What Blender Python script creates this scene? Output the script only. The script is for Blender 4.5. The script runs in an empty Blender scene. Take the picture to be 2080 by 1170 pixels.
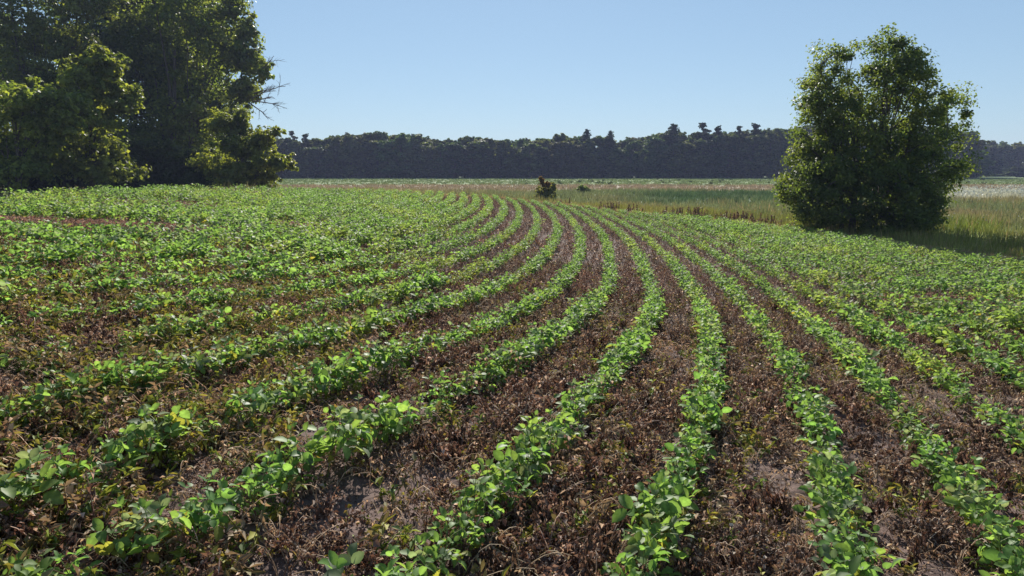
import bpy, math
import numpy as np
from math import radians as R, pi, sin, cos

scene = bpy.context.scene
col = scene.collection
rng = np.random.default_rng(11)

# ---------------------------------------------------------------- camera, sky, sun, exposure
CAM_Z = 1.6
cam_d = bpy.data.cameras.new('camera')
cam_d.lens = 24.0; cam_d.sensor_width = 36.0; cam_d.clip_start = 0.05; cam_d.clip_end = 4000
cam = bpy.data.objects.new('camera', cam_d); col.objects.link(cam)
PITCH = math.atan((585 - 345) / 1386.67)
cam.location = (0, 0, CAM_Z); cam.rotation_euler = (pi/2 - PITCH, 0, 0)
scene.camera = cam

SUN_EL, SUN_AZ = R(32), R(-2)          # azimuth from +Y towards +X (negative: left of the view)
world = bpy.data.worlds.new('World'); scene.world = world; world.use_nodes = True
wn = world.node_tree; bg = wn.nodes['Background']
sky = wn.nodes.new('ShaderNodeTexSky'); sky.sky_type = 'NISHITA'; sky.sun_disc = False
sky.sun_elevation = SUN_EL; sky.sun_rotation = SUN_AZ
sky.altitude = 500; sky.air_density = 1.0; sky.dust_density = 0.1; sky.ozone_density = 2.2
sg = wn.nodes.new('ShaderNodeGamma'); sg.inputs['Gamma'].default_value = .5          # hazy summer sky: flatter and
sh = wn.nodes.new('ShaderNodeVectorMath'); sh.operation = 'MULTIPLY'; sh.inputs[1].default_value = (.69, .855, 1.0)   # still blue at the horizon
wn.links.new(sky.outputs[0], sg.inputs['Color']); wn.links.new(sg.outputs[0], sh.inputs[0])
wn.links.new(sh.outputs[0], bg.inputs['Color']); bg.inputs['Strength'].default_value = 0.15
sun_d = bpy.data.lights.new('sun', 'SUN'); sun_d.energy = 5.0; sun_d.angle = R(0.53); sun_d.color = (1.0, 0.94, 0.85)
sun = bpy.data.objects.new('sun', sun_d); col.objects.link(sun)
sun.rotation_euler = (pi/2 - SUN_EL, 0, pi - SUN_AZ)   # light travels from (sin az, cos az) * el towards the origin
scene.view_settings.view_transform = 'Standard'; scene.view_settings.look = 'None'
scene.view_settings.exposure = 0.87; scene.view_settings.gamma = 1.0
scene.cycles.max_bounces = 10; scene.cycles.transparent_max_bounces = 4; scene.cycles.volume_bounces = 0
scene.cycles.transmission_bounces = 8; scene.cycles.diffuse_bounces = 6; scene.cycles.glossy_bounces = 2
scene.cycles.use_denoising = True; scene.cycles.denoising_prefilter = 'NONE'

# ---------------------------------------------------------------- helpers
def tag(o, label=None, cat=None, group=None, kind=None):
    if label: o['label'] = label
    if cat: o['category'] = cat
    if group: o['group'] = group
    if kind: o['kind'] = kind
    return o

def empty(name, loc):
    o = bpy.data.objects.new(name, None); o.empty_display_size = .2; o.location = loc
    col.objects.link(o); return o

class Geo:
    """vertices, colours, quads and triangles gathered as arrays, linked as ONE mesh object"""
    def __init__(s): s.v = []; s.c = []; s.q = []; s.t = []; s.n = 0
    def add(s, v, c, q=None, t=None):
        v = np.asarray(v, float).reshape(-1, 3)
        c = np.asarray(c, float)
        if c.ndim == 1: c = np.broadcast_to(c, (len(v), 3))
        if q is not None and len(q): s.q.append(np.asarray(q, np.int64).reshape(-1, 4) + s.n)
        if t is not None and len(t): s.t.append(np.asarray(t, np.int64).reshape(-1, 3) + s.n)
        s.v.append(v); s.c.append(c); s.n += len(v)
    def arrays(s):
        v = np.concatenate(s.v); c = np.concatenate(s.c)
        q = np.concatenate(s.q) if s.q else np.zeros((0, 4), np.int64)
        t = np.concatenate(s.t) if s.t else np.zeros((0, 3), np.int64)
        return v, c, q, t
    def mesh(s, name, mat, smooth=False):
        return make_mesh(name, *s.arrays(), mat, smooth)
    def build(s, name, mat, parent=None, loc=None, smooth=False):
        return link(name, s.mesh(name, mat, smooth), parent, loc)

def make_mesh(name, v, c, q, t, mat, smooth=False):
    me = bpy.data.meshes.new(name)
    nq, nt = len(q), len(t)
    me.vertices.add(len(v)); me.vertices.foreach_set('co', v.astype(np.float32).ravel())
    me.loops.add(nq*4 + nt*3); me.polygons.add(nq + nt)
    me.loops.foreach_set('vertex_index', np.concatenate([q.ravel(), t.ravel()]).astype(np.int32))
    me.polygons.foreach_set('loop_start', np.concatenate([np.arange(nq)*4, nq*4 + np.arange(nt)*3]).astype(np.int32))
    if smooth: me.polygons.foreach_set('use_smooth', np.ones(nq + nt, bool))
    at = me.attributes.new('Col', 'FLOAT_COLOR', 'POINT')
    at.data.foreach_set('color', np.concatenate([c, np.ones((len(c), 1))], 1).astype(np.float32).ravel())
    me.materials.append(mat); me.update(); me.validate()
    return me

def link(name, me, parent=None, loc=None):
    o = bpy.data.objects.new(name, me); col.objects.link(o)
    if parent: o.parent = parent
    if loc is not None: o.location = loc
    return o

def tube(g, pts, rad, c, n=6):
    pts = np.asarray(pts, float); rad = np.broadcast_to(np.asarray(rad, float), (len(pts),))
    d = np.gradient(pts, axis=0); d /= np.linalg.norm(d, axis=1, keepdims=True) + 1e-9
    ref = np.array([0, 0, 1.]) if abs(d[:, 2]).mean() < .8 else np.array([1., 0, 0])
    a = np.cross(d, ref); a /= np.linalg.norm(a, axis=1, keepdims=True) + 1e-9
    b = np.cross(d, a)
    th = np.arange(n) * 2*pi/n
    v = pts[:, None] + rad[:, None, None] * (a[:, None]*np.cos(th)[None, :, None] + b[:, None]*np.sin(th)[None, :, None])
    k = len(pts); i = np.arange(k-1)[:, None]*n; j = np.arange(n)[None]; j2 = (j+1) % n
    q = np.stack([i+j, i+j2, i+n+j2, i+n+j], -1).reshape(-1, 4)
    g.add(v.reshape(-1, 3), c, q)

def hash2(ix, iy, seed):
    h = (ix.astype(np.int64)*374761393 + iy.astype(np.int64)*668265263 + seed*974711) & 0x7fffffff
    h = ((h ^ (h >> 13)) * 1274126177) & 0x7fffffff
    return ((h ^ (h >> 16)) & 0xffff) / 65535.0
def vnoise(x, y, seed=0):
    x = np.asarray(x, float); y = np.asarray(y, float)
    ix, iy = np.floor(x), np.floor(y); fx, fy = x-ix, y-iy
    fx = fx*fx*(3-2*fx); fy = fy*fy*(3-2*fy)
    a, b = hash2(ix, iy, seed), hash2(ix+1, iy, seed); c, d = hash2(ix, iy+1, seed), hash2(ix+1, iy+1, seed)
    return a*(1-fx)*(1-fy) + b*fx*(1-fy) + c*(1-fx)*fy + d*fx*fy
def fbm(x, y, seed=0, o=4):
    s = 0; w = 1; tot = 0
    for k in range(o):
        s = s + w*vnoise(x*2**k, y*2**k, seed+k*17); tot += w; w *= .5
    return s/tot
def sstep(a, b, x):
    t = np.clip((np.asarray(x, float)-a)/(b-a), 0, 1); return t*t*(3-2*t)
def lerp(a, b, t): return a + (b-a)*t

# ---------------------------------------------------------------- terrain: a knoll falling away to a flat meadow
TC = np.array([0.88, 0.139, -0.58, -1.165, -1.615, -2.074, -2.582, -3.116, 1.025, 0.596, 0.067, -0.238, -0.328, -0.688, -1.076, -1.457, 1.16, 1.006, 0.768, 0.767, 0.915, 0.667, 0.431, 0.217, 1.331, 1.309, 1.499, 1.962, 2.074, 2.034, 1.951, 1.921, 1.565, 1.777, 1.977, 2.398, 2.636, 3.047, 3.364, 3.66, 1.792, 1.945, 2.036, 2.315, 2.904, 3.776, 4.614, 5.409, 1.998, 2.02, 2.083, 2.406, 3.232, 4.445, 5.797, 7.154]).reshape(7, 8)
YO = 6.0; B0, B1 = math.log(7), math.log(70)
def bsp(t, n):
    g = np.clip(t, 0, 1)*(n-3); i = np.minimum(g.astype(int), n-4); u = g-i
    return i, [(1-u)**3/6, (3*u**3-6*u**2+4)/6, (-3*u**3+3*u**2+3*u+1)/6, u**3/6]
def knoll(x, y):
    a = (x/(np.maximum(y, -4)+YO)+.85)/1.7; b = (np.log(np.maximum(y, -2)+YO)-B0)/(B1-B0)
    i, wa = bsp(a, 7); j, wb = bsp(b, 8); o = 0
    for k in range(4):
        for l in range(4): o = o + wa[k]*wb[l]*TC[i+k, j+l]
    return CAM_Z - .2 - o
EU = [-1.2, -.75, -.57, -.39, -.15, -.03, .036, .19, .38, .48, .6, .75, 1.2]
EY = [13, 17.5, 27, 36, 48, 50, 46, 39, 34, 29.5, 24, 19.8, 15]
def edge_y(x, y): return np.interp(x/np.maximum(y, 1.), EU, EY)
MEADOW = -1.4
def ground_z(x, y):
    x = np.asarray(x, float); y = np.asarray(y, float)
    e = edge_y(x, y); t = sstep(0, 1, (y-e-.3)/(4+.14*e))
    m = MEADOW + .25*(fbm(x/23, y/23, 5, 2)-.5)*sstep(45, 80, y)*(1-sstep(120, 200, y))
    z = lerp(knoll(x, y), m, t) - .26*sstep(.38, .8, -x/np.maximum(y, 1))*sstep(7, 15, y)*(1-t)
    return z
def gz(x, y): return float(ground_z(np.array([x]), np.array([y]))[0])

F = 1386.67
def ray(px, py):
    u = (px-1040)/F; v = -(py-585)/F
    return np.array([u, cos(PITCH)+v*sin(PITCH), -sin(PITCH)+v*cos(PITCH)])
def at(px, py, dist):
    """the point seen at a photo pixel, at a forward distance in metres"""
    d = ray(px, py); d = d/d[1]*dist
    return np.array([d[0], d[1], CAM_Z+d[2]])
def on_ground(px, py):
    d = ray(px, py); T = np.exp(np.linspace(math.log(1.2), math.log(300), 3000))
    x = d[0]/d[1]*T; z = CAM_Z + d[2]/d[1]*T
    k = int(np.argmax(z < ground_z(x, T))); return np.array([x[k], T[k], gz(x[k], T[k])])

# ---------------------------------------------------------------- crop rows: offsets of one gently bending line
SP = .76
HS = np.linspace(0, 40, 9); HD = np.radians([19.5, 13.2, 8.6, 6.2, 3.5, 1.5, -.3, -2.4, -4.5])
RS = np.arange(-14, 62, .05)
RT = np.where(RS < 0, HD[0] - np.maximum(RS, -8)*R(1.2), np.interp(RS, HS, HD))
_i0 = int(np.argmin(abs(RS)))
RX = np.cumsum(np.sin(RT))*.05; RY = np.cumsum(np.cos(RT))*.05
_s4 = int(np.argmin(abs(RS+4)))
RX += -1.765-RX[_s4]; RY += 1.008-RY[_s4]
# the fitted line starts (s = -4) near the camera's left; its heading there continues the bend
WANDER = {-1: ([1.5, 2.5, 3.2, 5, 8, 12, 20], [.12, .07, -.01, 0, .05, .05, 0]), 0: ([1.5, 1.9, 2.3, 3, 5, 9, 12, 18], [-.20, -.13, -.06, -.04, -.03, .02, .07, 0]),
          1: ([1.5, 2.0, 2.6, 3.6, 5, 7, 10, 14, 20], [.14, .11, .06, .04, 0, .03, .1, 0, 0]), 2: ([1.6, 2.2, 3, 5, 9, 13], [-.08, -.04, .02, .05, .07, 0]),
          3: ([2, 4.5, 6.5, 9], [0, .05, .03, 0])}          # how single rows wander from even spacing
def row_point(i, s):
    x = np.interp(s, RS, RX); y = np.interp(s, RS, RY); t = np.interp(s, RS, RT)
    o = i*SP
    if np.isscalar(i) and i in WANDER: o = o+np.interp(y, *WANDER[i])
    return x + o*np.cos(t), y - o*np.sin(t), t
def row_coord(x, y):
    """signed distance from the reference row, in row spacings"""
    o = np.zeros(len(x)); K = RS[::8]; kx = RX[::8]; ky = RY[::8]; kt = RT[::8]
    for a in range(0, len(x), 20000):
        X = x[a:a+20000, None]; Y = y[a:a+20000, None]
        j = ((X-kx)**2+(Y-ky)**2).argmin(1)
        o[a:a+20000] = (X[:, 0]-kx[j])*np.cos(kt[j]) - (Y[:, 0]-ky[j])*np.sin(kt[j])
    return o/SP

# ---------------------------------------------------------------- materials (all procedural)
def mat_new(name):
    m = bpy.data.materials.new(name); m.use_nodes = True
    nt = m.node_tree; nt.nodes.clear()
    return m, nt, nt.nodes.new('ShaderNodeOutputMaterial')
def leaf_mat(name, transl=.45, rough=.5, spec=.4, objvar=0.0, tcol=(1.5, 1.35, .55), nscale=30.0):
    m, nt, out = mat_new(name); N = nt.nodes; L = nt.links
    a = N.new('ShaderNodeAttribute'); a.attribute_name = 'Col'
    geo = N.new('ShaderNodeNewGeometry')
    no = N.new('ShaderNodeTexNoise'); no.inputs['Scale'].default_value = nscale; no.inputs['Detail'].default_value = 2
    L.new(geo.outputs['Position'], no.inputs['Vector'])
    mr = N.new('ShaderNodeMapRange'); mr.inputs['From Min'].default_value = .3; mr.inputs['From Max'].default_value = .7
    mr.inputs['To Min'].default_value = .8; mr.inputs['To Max'].default_value = 1.2
    L.new(no.outputs['Fac'], mr.inputs['Value'])
    hs = N.new('ShaderNodeHueSaturation'); L.new(a.outputs['Color'], hs.inputs['Color'])
    if objvar:
        oi = N.new('ShaderNodeObjectInfo'); m2 = N.new('ShaderNodeMapRange')
        m2.inputs['To Min'].default_value = .5-objvar*.06; m2.inputs['To Max'].default_value = .5+objvar*.06
        L.new(oi.outputs['Random'], m2.inputs['Value']); L.new(m2.outputs[0], hs.inputs['Hue'])
        m3 = N.new('ShaderNodeMapRange'); m3.inputs['To Min'].default_value = 1-objvar*.3; m3.inputs['To Max'].default_value = 1+objvar*.3
        mu = N.new('ShaderNodeMath'); mu.operation = 'FRACT'; mm = N.new('ShaderNodeMath'); mm.operation = 'MULTIPLY'; mm.inputs[1].default_value = 7.31
        L.new(oi.outputs['Random'], mm.inputs[0]); L.new(mm.outputs[0], mu.inputs[0]); L.new(mu.outputs[0], m3.inputs['Value'])
        m4 = N.new('ShaderNodeMath'); m4.operation = 'MULTIPLY'; L.new(m3.outputs[0], m4.inputs[0]); L.new(mr.outputs[0], m4.inputs[1])
        L.new(m4.outputs[0], hs.inputs['Value'])
    else:
        L.new(mr.outputs[0], hs.inputs['Value'])
    p = N.new('ShaderNodeBsdfPrincipled'); p.inputs['Roughness'].default_value = rough
    p.inputs['Specular IOR Level'].default_value = spec
    L.new(hs.outputs[0], p.inputs['Base Color'])
    if transl > 0:
        t = N.new('ShaderNodeBsdfTranslucent')
        vm = N.new('ShaderNodeVectorMath'); vm.operation = 'MULTIPLY'; vm.inputs[1].default_value = tcol
        L.new(hs.outputs[0], vm.inputs[0]); L.new(vm.outputs[0], t.inputs['Color'])
        mx = N.new('ShaderNodeMixShader'); mx.inputs[0].default_value = transl
        L.new(p.outputs[0], mx.inputs[1]); L.new(t.outputs[0], mx.inputs[2]); L.new(mx.outputs[0], out.inputs['Surface'])
    else:
        L.new(p.outputs[0], out.inputs['Surface'])
    return m
M_SOY = leaf_mat('soy_leaf', .55, .5, .22, .3, (1.65, 1.52, .85), 60)
M_SOYF = leaf_mat('soy_leaf_mass', .55, .55, .18, 0, (1.55, 1.48, .88), 4)
M_STEM = leaf_mat('green_stem', .1, .6, .3)
M_DEAD = leaf_mat('dead_weed', .3, .65, .25, 0, (1.3, 1.1, .9), 40)
M_TREE = leaf_mat('tree_leaf', .60, .5, .3, .2, (1.92, 1.75, .62), 1.2)
M_WOOD = leaf_mat('far_leaf', .55, .6, .2, .8, (1.5, 1.3, .5), .4)
M_GRASS = leaf_mat('meadow_grass', .28, .6, .2, 0, (1.2, 1.12, .85), .5)
def bark_mat(name, c1, c2):
    m, nt, out = mat_new(name); N = nt.nodes; L = nt.links
    geo = N.new('ShaderNodeNewGeometry'); mp = N.new('ShaderNodeMapping'); mp.inputs['Scale'].default_value = (9, 9, 2)
    no = N.new('ShaderNodeTexNoise'); no.inputs['Scale'].default_value = 1.5; no.inputs['Detail'].default_value = 6
    L.new(geo.outputs['Position'], mp.inputs[0]); L.new(mp.outputs[0], no.inputs['Vector'])
    cr = N.new('ShaderNodeValToRGB'); cr.color_ramp.elements[0].position = .3; cr.color_ramp.elements[1].position = .7
    cr.color_ramp.elements[0].color = (*c1, 1); cr.color_ramp.elements[1].color = (*c2, 1)
    L.new(no.outputs['Fac'], cr.inputs[0])
    p = N.new('ShaderNodeBsdfPrincipled'); p.inputs['Roughness'].default_value = .9; L.new(cr.outputs[0], p.inputs['Base Color'])
    b = N.new('ShaderNodeBump'); b.inputs['Strength'].default_value = .6; b.inputs['Distance'].default_value = .03
    L.new(no.outputs['Fac'], b.inputs['Height']); L.new(b.outputs[0], p.inputs['Normal'])
    L.new(p.outputs[0], out.inputs['Surface']); return m
M_BARK = bark_mat('bark', (.035, .028, .022), (.12, .10, .085))
M_DRY = bark_mat('dry_wood', (.16, .12, .09), (.38, .30, .23))
def ground_mat():
    m, nt, out = mat_new('ground_soil'); N = nt.nodes; L = nt.links
    a = N.new('ShaderNodeAttribute'); a.attribute_name = 'Col'
    geo = N.new('ShaderNodeNewGeometry')
    n1 = N.new('ShaderNodeTexNoise'); n1.inputs['Scale'].default_value = 38; n1.inputs['Detail'].default_value = 8; n1.inputs['Roughness'].default_value = .7
    n2 = N.new('ShaderNodeTexNoise'); n2.inputs['Scale'].default_value = 2.3; n2.inputs['Detail'].default_value = 6
    for n in (n1, n2): L.new(geo.outputs['Position'], n.inputs['Vector'])
    m1 = N.new('ShaderNodeMapRange'); m1.inputs['From Min'].default_value = .25; m1.inputs['From Max'].default_value = .75; m1.inputs['To Min'].default_value = .62; m1.inputs['To Max'].default_value = 1.38
    m2 = N.new('ShaderNodeMapRange'); m2.inputs['From Min'].default_value = .3; m2.inputs['From Max'].default_value = .7; m2.inputs['To Min'].default_value = .8; m2.inputs['To Max'].default_value = 1.2
    L.new(n1.outputs['Fac'], m1.inputs['Value']); L.new(n2.outputs['Fac'], m2.inputs['Value'])
    mu = N.new('ShaderNodeMath'); mu.operation = 'MULTIPLY'; L.new(m1.outputs[0], mu.inputs[0]); L.new(m2.outputs[0], mu.inputs[1])
    vm = N.new('ShaderNodeVectorMath'); vm.operation = 'SCALE'; L.new(a.outputs['Color'], vm.inputs[0]); L.new(mu.outputs[0], vm.inputs['Scale'])
    p = N.new('ShaderNodeBsdfPrincipled'); p.inputs['Roughness'].default_value = .95; p.inputs['Specular IOR Level'].default_value = .15
    L.new(vm.outputs[0], p.inputs['Base Color'])
    b = N.new('ShaderNodeBump'); b.inputs['Strength'].default_value = .8; b.inputs['Distance'].default_value = .012
    L.new(n1.outputs['Fac'], b.inputs['Height']); L.new(b.outputs[0], p.inputs['Normal'])
    L.new(p.outputs[0], out.inputs['Surface']); return m
M_GROUND = ground_mat()

# ---------------------------------------------------------------- ground colours by place (soil, straw edge, meadow, far crop)
SOIL = np.array([.140, .098, .084]); STRAW = np.array([.36, .27, .15]); TAN = np.array([.215, .185, .115])
YGREEN = np.array([.20, .21, .045]); GREEN = np.array([.140, .180, .085]); REED = np.array([.065, .115, .055]); PINK = np.array([.27, .205, .155])
def meadow_col(x, y):
    """real colour of what grows on the meadow at (x, y)"""
    u = x/np.maximum(y, 1); n = fbm(x/9, y/16, 31, 4); n2 = fbm(x/3.1, y/5, 77, 3)
    c = lerp(TAN, TAN*np.array([1.05, 1.15, .85]), n2[:, None])
    c = lerp(c, GREEN*1.1, (sstep(.38, .64, n)*.8)[:, None])
    strip = (1-sstep(7, 17, y-edge_y(x, y)+8*(n-.5)))*sstep(.0, .08, u)
    c = lerp(c, YGREEN*1.05, (strip*(.5+.5*n2))[:, None])
    reed = sstep(.12, .22, u)*(1-sstep(.46, .5, u))*sstep(58, 64, y+14*(n-.5))*(1-sstep(86, 96, y+14*(n-.5)))
    c = lerp(c, REED, (reed*.95)[:, None])
    yl = np.exp(-((u-.30)/.12)**2-((y-66)/4)**2); c = lerp(c, np.array([.33, .33, .22]), (yl*.5*sstep(.4, .6, n2))[:, None])
    pk = sstep(92, 104, y+12*(n-.5))*(1-sstep(128, 140, y)); c = lerp(c, PINK, (pk*.8)[:, None])
    left = (1-sstep(-.12, 0, u))*sstep(60, 75, y)*(1-sstep(92, 100, y)); c = lerp(c, STRAW*.95, (left*.55)[:, None])
    far = sstep(132, 146, y+6*(n-.5)); c = lerp(c, GREEN*np.array([1.08, 1.12, 1.0])*(.85+.3*n2[:, None]), far[:, None])
    wh = sstep(.58, .62, u)*sstep(68, 74, y+5*(n2-.5))*(1-sstep(95, 104, y)); c = lerp(c, np.array([.45, .46, .40]), (wh*.75)[:, None])
    lush = np.exp(-((u-.67)/.05)**2-((y-34)/5)**2); c = lerp(c, np.array([.20, .26, .04]), (lush*.8)[:, None])
    return c
an = np.concatenate([np.linspace(-1.25, -.8, 40)[:-1], np.linspace(-.8, .8, 620), np.linspace(.8, 1.25, 40)[1:]])
yn = np.concatenate([np.linspace(-5, 1.3, 24)[:-1], np.exp(np.linspace(math.log(1.3), math.log(60), 620)), np.exp(np.linspace(math.log(60), math.log(900), 110))[1:]])
GX = (an[None, :]*(yn[:, None]+YO)).ravel(); GY = np.repeat(yn, len(an))
GZ = ground_z(GX, GY)
near = 1-sstep(14, 26, GY)
GZ += near*((fbm(GX/.13, GY/.13, 3, 5)-.5)*.085 + (fbm(GX/.7, GY/.7, 9, 2)-.5)*.05)
e_ = edge_y(GX, GY); infield = 1-sstep(.2, 1.2, GY-e_)
sn = fbm(GX/.5, GY/.5, 21, 4)
gc = SOIL*(.62+.6*sn[:, None])
gc = lerp(gc, STRAW*(.7+.6*fbm(GX/.8, GY/.8, 4, 3)[:, None]), (1-infield)[:, None])
mm_ = sstep(1.8, 5, GY-e_); gc = lerp(gc, meadow_col(GX, GY), mm_[:, None])
nx, ny = len(an), len(yn)
ii = np.arange(ny-1)[:, None]*nx; jj = np.arange(nx-1)[None]
gq = np.stack([ii+jj, ii+jj+1, ii+nx+jj+1, ii+nx+jj], -1).reshape(-1, 4)
g_me = make_mesh('ground', np.stack([GX, GY, GZ], 1), gc, gq, np.zeros((0, 3), np.int64), M_GROUND, True)
tag(link('ground', g_me), kind='structure')

# ---------------------------------------------------------------- haze: the air between here and the wood
def haze_box():
    m, nt, out = mat_new('haze_air')
    p = nt.nodes.new('ShaderNodeVolumePrincipled'); p.inputs['Color'].default_value = (.58, .66, 1.0, 1)
    p.inputs['Density'].default_value = HAZE; p.inputs['Anisotropy'].default_value = 0.0
    nt.links.new(p.outputs[0], out.inputs['Volume'])
    g = Geo(); x, y0, y1, z0, z1 = 1150, -12, 915, -4, 34
    v = [(-x, y0, z0), (x, y0, z0), (x, y1, z0), (-x, y1, z0), (-x, y0, z1), (x, y0, z1), (x, y1, z1), (-x, y1, z1)]
    g.add(v, (1, 1, 1), [(3, 2, 1, 0), (4, 5, 6, 7), (0, 1, 5, 4), (1, 2, 6, 5), (2, 3, 7, 6), (3, 0, 4, 7)])
    tag(g.build('haze', m), 'thin blue summer haze in the air over the far field', 'haze', kind='stuff')
HAZE = .00032
haze_box()

# ---------------------------------------------------------------- leaves and plants
def rot_z(v, a):
    c, s = np.cos(a), np.sin(a); return np.stack([v[..., 0]*c-v[..., 1]*s, v[..., 0]*s+v[..., 1]*c, v[..., 2]], -1)
LEAF8 = np.array([[0, 0, 0], [.12, .24, .05], [.42, .365, .09], [.76, .26, .04], [1, 0, -.10], [.76, -.26, .04], [.42, -.365, .09], [.12, -.24, .05], [.40, 0, .01], [.75, 0, -.03]])
LEAF8_Q = np.array([[0, 8, 2, 1], [8, 9, 3, 2], [0, 7, 6, 8], [8, 6, 5, 9]]); LEAF8_T = np.array([[9, 4, 3], [9, 5, 4]])
VEIN = np.array([1.3, .95, .9, .95, 1.05, .95, .9, .95, 1.3, 1.22])[:, None]                # paler midrib
LEAF4 = np.array([[0, 0, 0], [.45, .36, .09], [1, 0, -.08], [.45, -.36, .09]]); LEAF4_T = np.array([[0, 2, 1], [0, 3, 2]])
def place_leaf(L, W, shape, o, az, pitch, roll, curl=1.0):
    v = shape*np.array([L, W, L*curl])
    c, s = cos(roll), sin(roll); v = np.stack([v[:, 0], v[:, 1]*c-v[:, 2]*s, v[:, 1]*s+v[:, 2]*c], 1)
    c, s = cos(pitch), sin(pitch); v = np.stack([v[:, 0]*c-v[:, 2]*s, v[:, 1], v[:, 0]*s+v[:, 2]*c], 1)
    return rot_z(v, az)+o
def soy_plant(r, detail, h=.27, nodes=7, yellow=0.09):
    """one soybean plant about its base: (stem Geo, leaf Geo)"""
    st, lf = Geo(), Geo()
    lean = r.normal(0, .12, 2); zz = np.linspace(0, 1, 5)
    sp = np.stack([lean[0]*h*zz**1.3, lean[1]*h*zz**1.3, h*.86*zz], 1)
    gs = np.array([.16, .22, .07]); tube(st, sp, np.linspace(.0042, .002, 5), gs, 4)
    az = r.uniform(0, 2*pi)
    for k in range(nodes):
        f = lerp(.28, 1.0, k/(nodes-1)); az += 2.4+r.normal(0, .35)
        b = np.array([np.interp(f, zz, sp[:, i]) for i in range(3)])
        el = r.uniform(.35, .95) if f < .95 else r.uniform(.9, 1.4)
        pl = r.uniform(.06, .125)*(1.1-.35*f)
        top = b+pl*np.array([cos(az)*cos(el), sin(az)*cos(el), sin(el)])
        if detail < 2: tube(st, [b, (b+top)/2+[0, 0, .006], top], [.002, .0017, .0013], gs*1.15, 3)
        L0 = r.uniform(.054, .083)*(1.0 if f < .9 else r.uniform(.5, .75))
        base = np.array([.108, .200, .058])
        cc = lerp(base, np.array([.150, .250, .068]), r.uniform(0, 1))
        if f < .45 and r.random() < yellow*3: cc = np.array([.21, .23, .05])*r.uniform(.7, 1.15)
        elif r.random() < .12: cc = np.array([.14, .19, .11])
        for dz, sl in ((0, 1.0), (1.35, .92), (-1.35, .92)):
            L = L0*sl*r.uniform(.85, 1.1); a2 = az+dz+r.normal(0, .22)
            pt = r.normal(-.05, .6) if f < .9 else r.normal(.6, .4)
            o = top + (np.array([cos(az), sin(az), .1])*.022 if dz == 0 else 0)
            c = cc*r.uniform(.82, 1.18)
            if detail == 0:
                lf.add(place_leaf(L, L*r.uniform(.85, 1.05), LEAF8, o, a2, pt, r.normal(0, .6), r.choice([.6, 1.0, 1.5, 2.2])), c*VEIN, LEAF8_Q, LEAF8_T)
            else:
                lf.add(place_leaf(L*1.05, L*1.05, LEAF4, o, a2, pt, r.normal(0, .45)), c, None, LEAF4_T)
    return st, lf
def scatter(G, protos, which, pos, rz, sc, cm, tilt=.12):
    """copies of small meshes gathered in ONE mesh (for what nobody could count)"""
    for k, pr in enumerate(protos):
        v, c, q, t = pr; s = np.nonzero(which == k)[0]
        if not len(s): continue
        n, m = len(s), len(v)
        tx, ty = rng.normal(0, tilt, (2, n))
        V = rot_z(np.broadcast_to(v, (n, m, 3)), rz[s][:, None]).copy()
        V = V*sc[s].reshape(n, 1, -1)
        V[..., 0] += V[..., 2]*tx[:, None]; V[..., 1] += V[..., 2]*ty[:, None]
        V += pos[s][:, None]
        C = c[None]*cm[s][:, None, :] if cm.ndim == 2 else c[None]*cm[s][:, None, None]
        off = np.arange(n)[:, None, None]*m
        G.add(V.reshape(-1, 3), C.reshape(-1, 3), (q[None]+off).reshape(-1, 4) if len(q) else None, (t[None]+off).reshape(-1, 3) if len(t) else None)

# where the plants stand
def world_patch(px, py): p = on_ground(px, py); return p[0], p[1]
PATCH = []                                        # brown dead patches in the stand: centre, radii
for px, py, rx, ry, k in ((140, 474, 1.2, 1.3, 1), (240, 476, 1.3, 1.25, 1), (50, 468, .9, 1.1, .9), (320, 425, 1.9, 1.7, .8), (490, 396, 2.2, 2.2, .7), (560, 390, 1.8, 2.2, .5), (600, 470, .8, .8, .8), (1720, 600, .0, .1, 0), (1930, 625, 1.3, .35, .7), (420, 480, .9, .5, .5), (760, 408, 1.5, 1.2, .4)):
    if k: X, Y = world_patch(px, py); PATCH.append((X, Y, rx, ry, k))
def patch(x, y):
    o = np.zeros(len(x))
    for X, Y, rx, ry, k in PATCH:
        d = ((x-X)/rx/1.25)**2+((y-Y)/ry/1.35)**2; o = np.maximum(o, k*(1-sstep(.5, 1.5, d)))
    return o
px_, py_, pi_, ps_ = [], [], [], []
for i in range(-42, 32):
    s = np.arange(-13.9, 60, .086); s = s+rng.normal(0, .02, len(s))
    x, y, t = row_point(i, s); j = rng.normal(0, 1, len(s))*(.028+.05*sstep(3, 7, i)*sstep(5, 11, y)+.04*sstep(3, 8, -i)*sstep(7, 14, y)); x = x+j*np.cos(t); y = y-j*np.sin(t)
    k = (y > 1.15) & (abs(x) < .86*y+1.2) & (y < edge_y(x, y)+.25*np.sin(x*3))
    px_.append(x[k]); py_.append(y[k]); pi_.append(np.full(k.sum(), i)); ps_.append(s[k])
PX, PY, PI_, PS = map(np.concatenate, (px_, py_, pi_, ps_))
vig = fbm(PX/.45, PY/.45, 91, 3)
sparse = np.where(PI_ <= -2, 1-sstep(4.2, 7, PY), np.where(PI_ == -1, .2*(1-sstep(2.8, 4.5, PY)), 0))
prob = np.clip(1.08-.25*(vig < .36)-patch(PX, PY)*1.08-.36*sparse*(vig < .52)-.12*sparse, .01, 1)
keep = rng.random(len(PX)) < prob
PX, PY, PI_, PS, vig, sparse = (a[keep] for a in (PX, PY, PI_, PS, vig, sparse))
PZ = ground_z(PX, PY)
side = np.maximum(sstep(3.5, 7.5, PI_)*sstep(5, 11, PY), sstep(3, 8, -PI_)*sstep(7, 14, PY))
PSC = (.81+.36*(vig-.5)*2)*(1+.40*side+.06*sstep(5, 9, PY))*rng.uniform(.85, 1.15, len(PX))*(1-.15*sparse)
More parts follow.
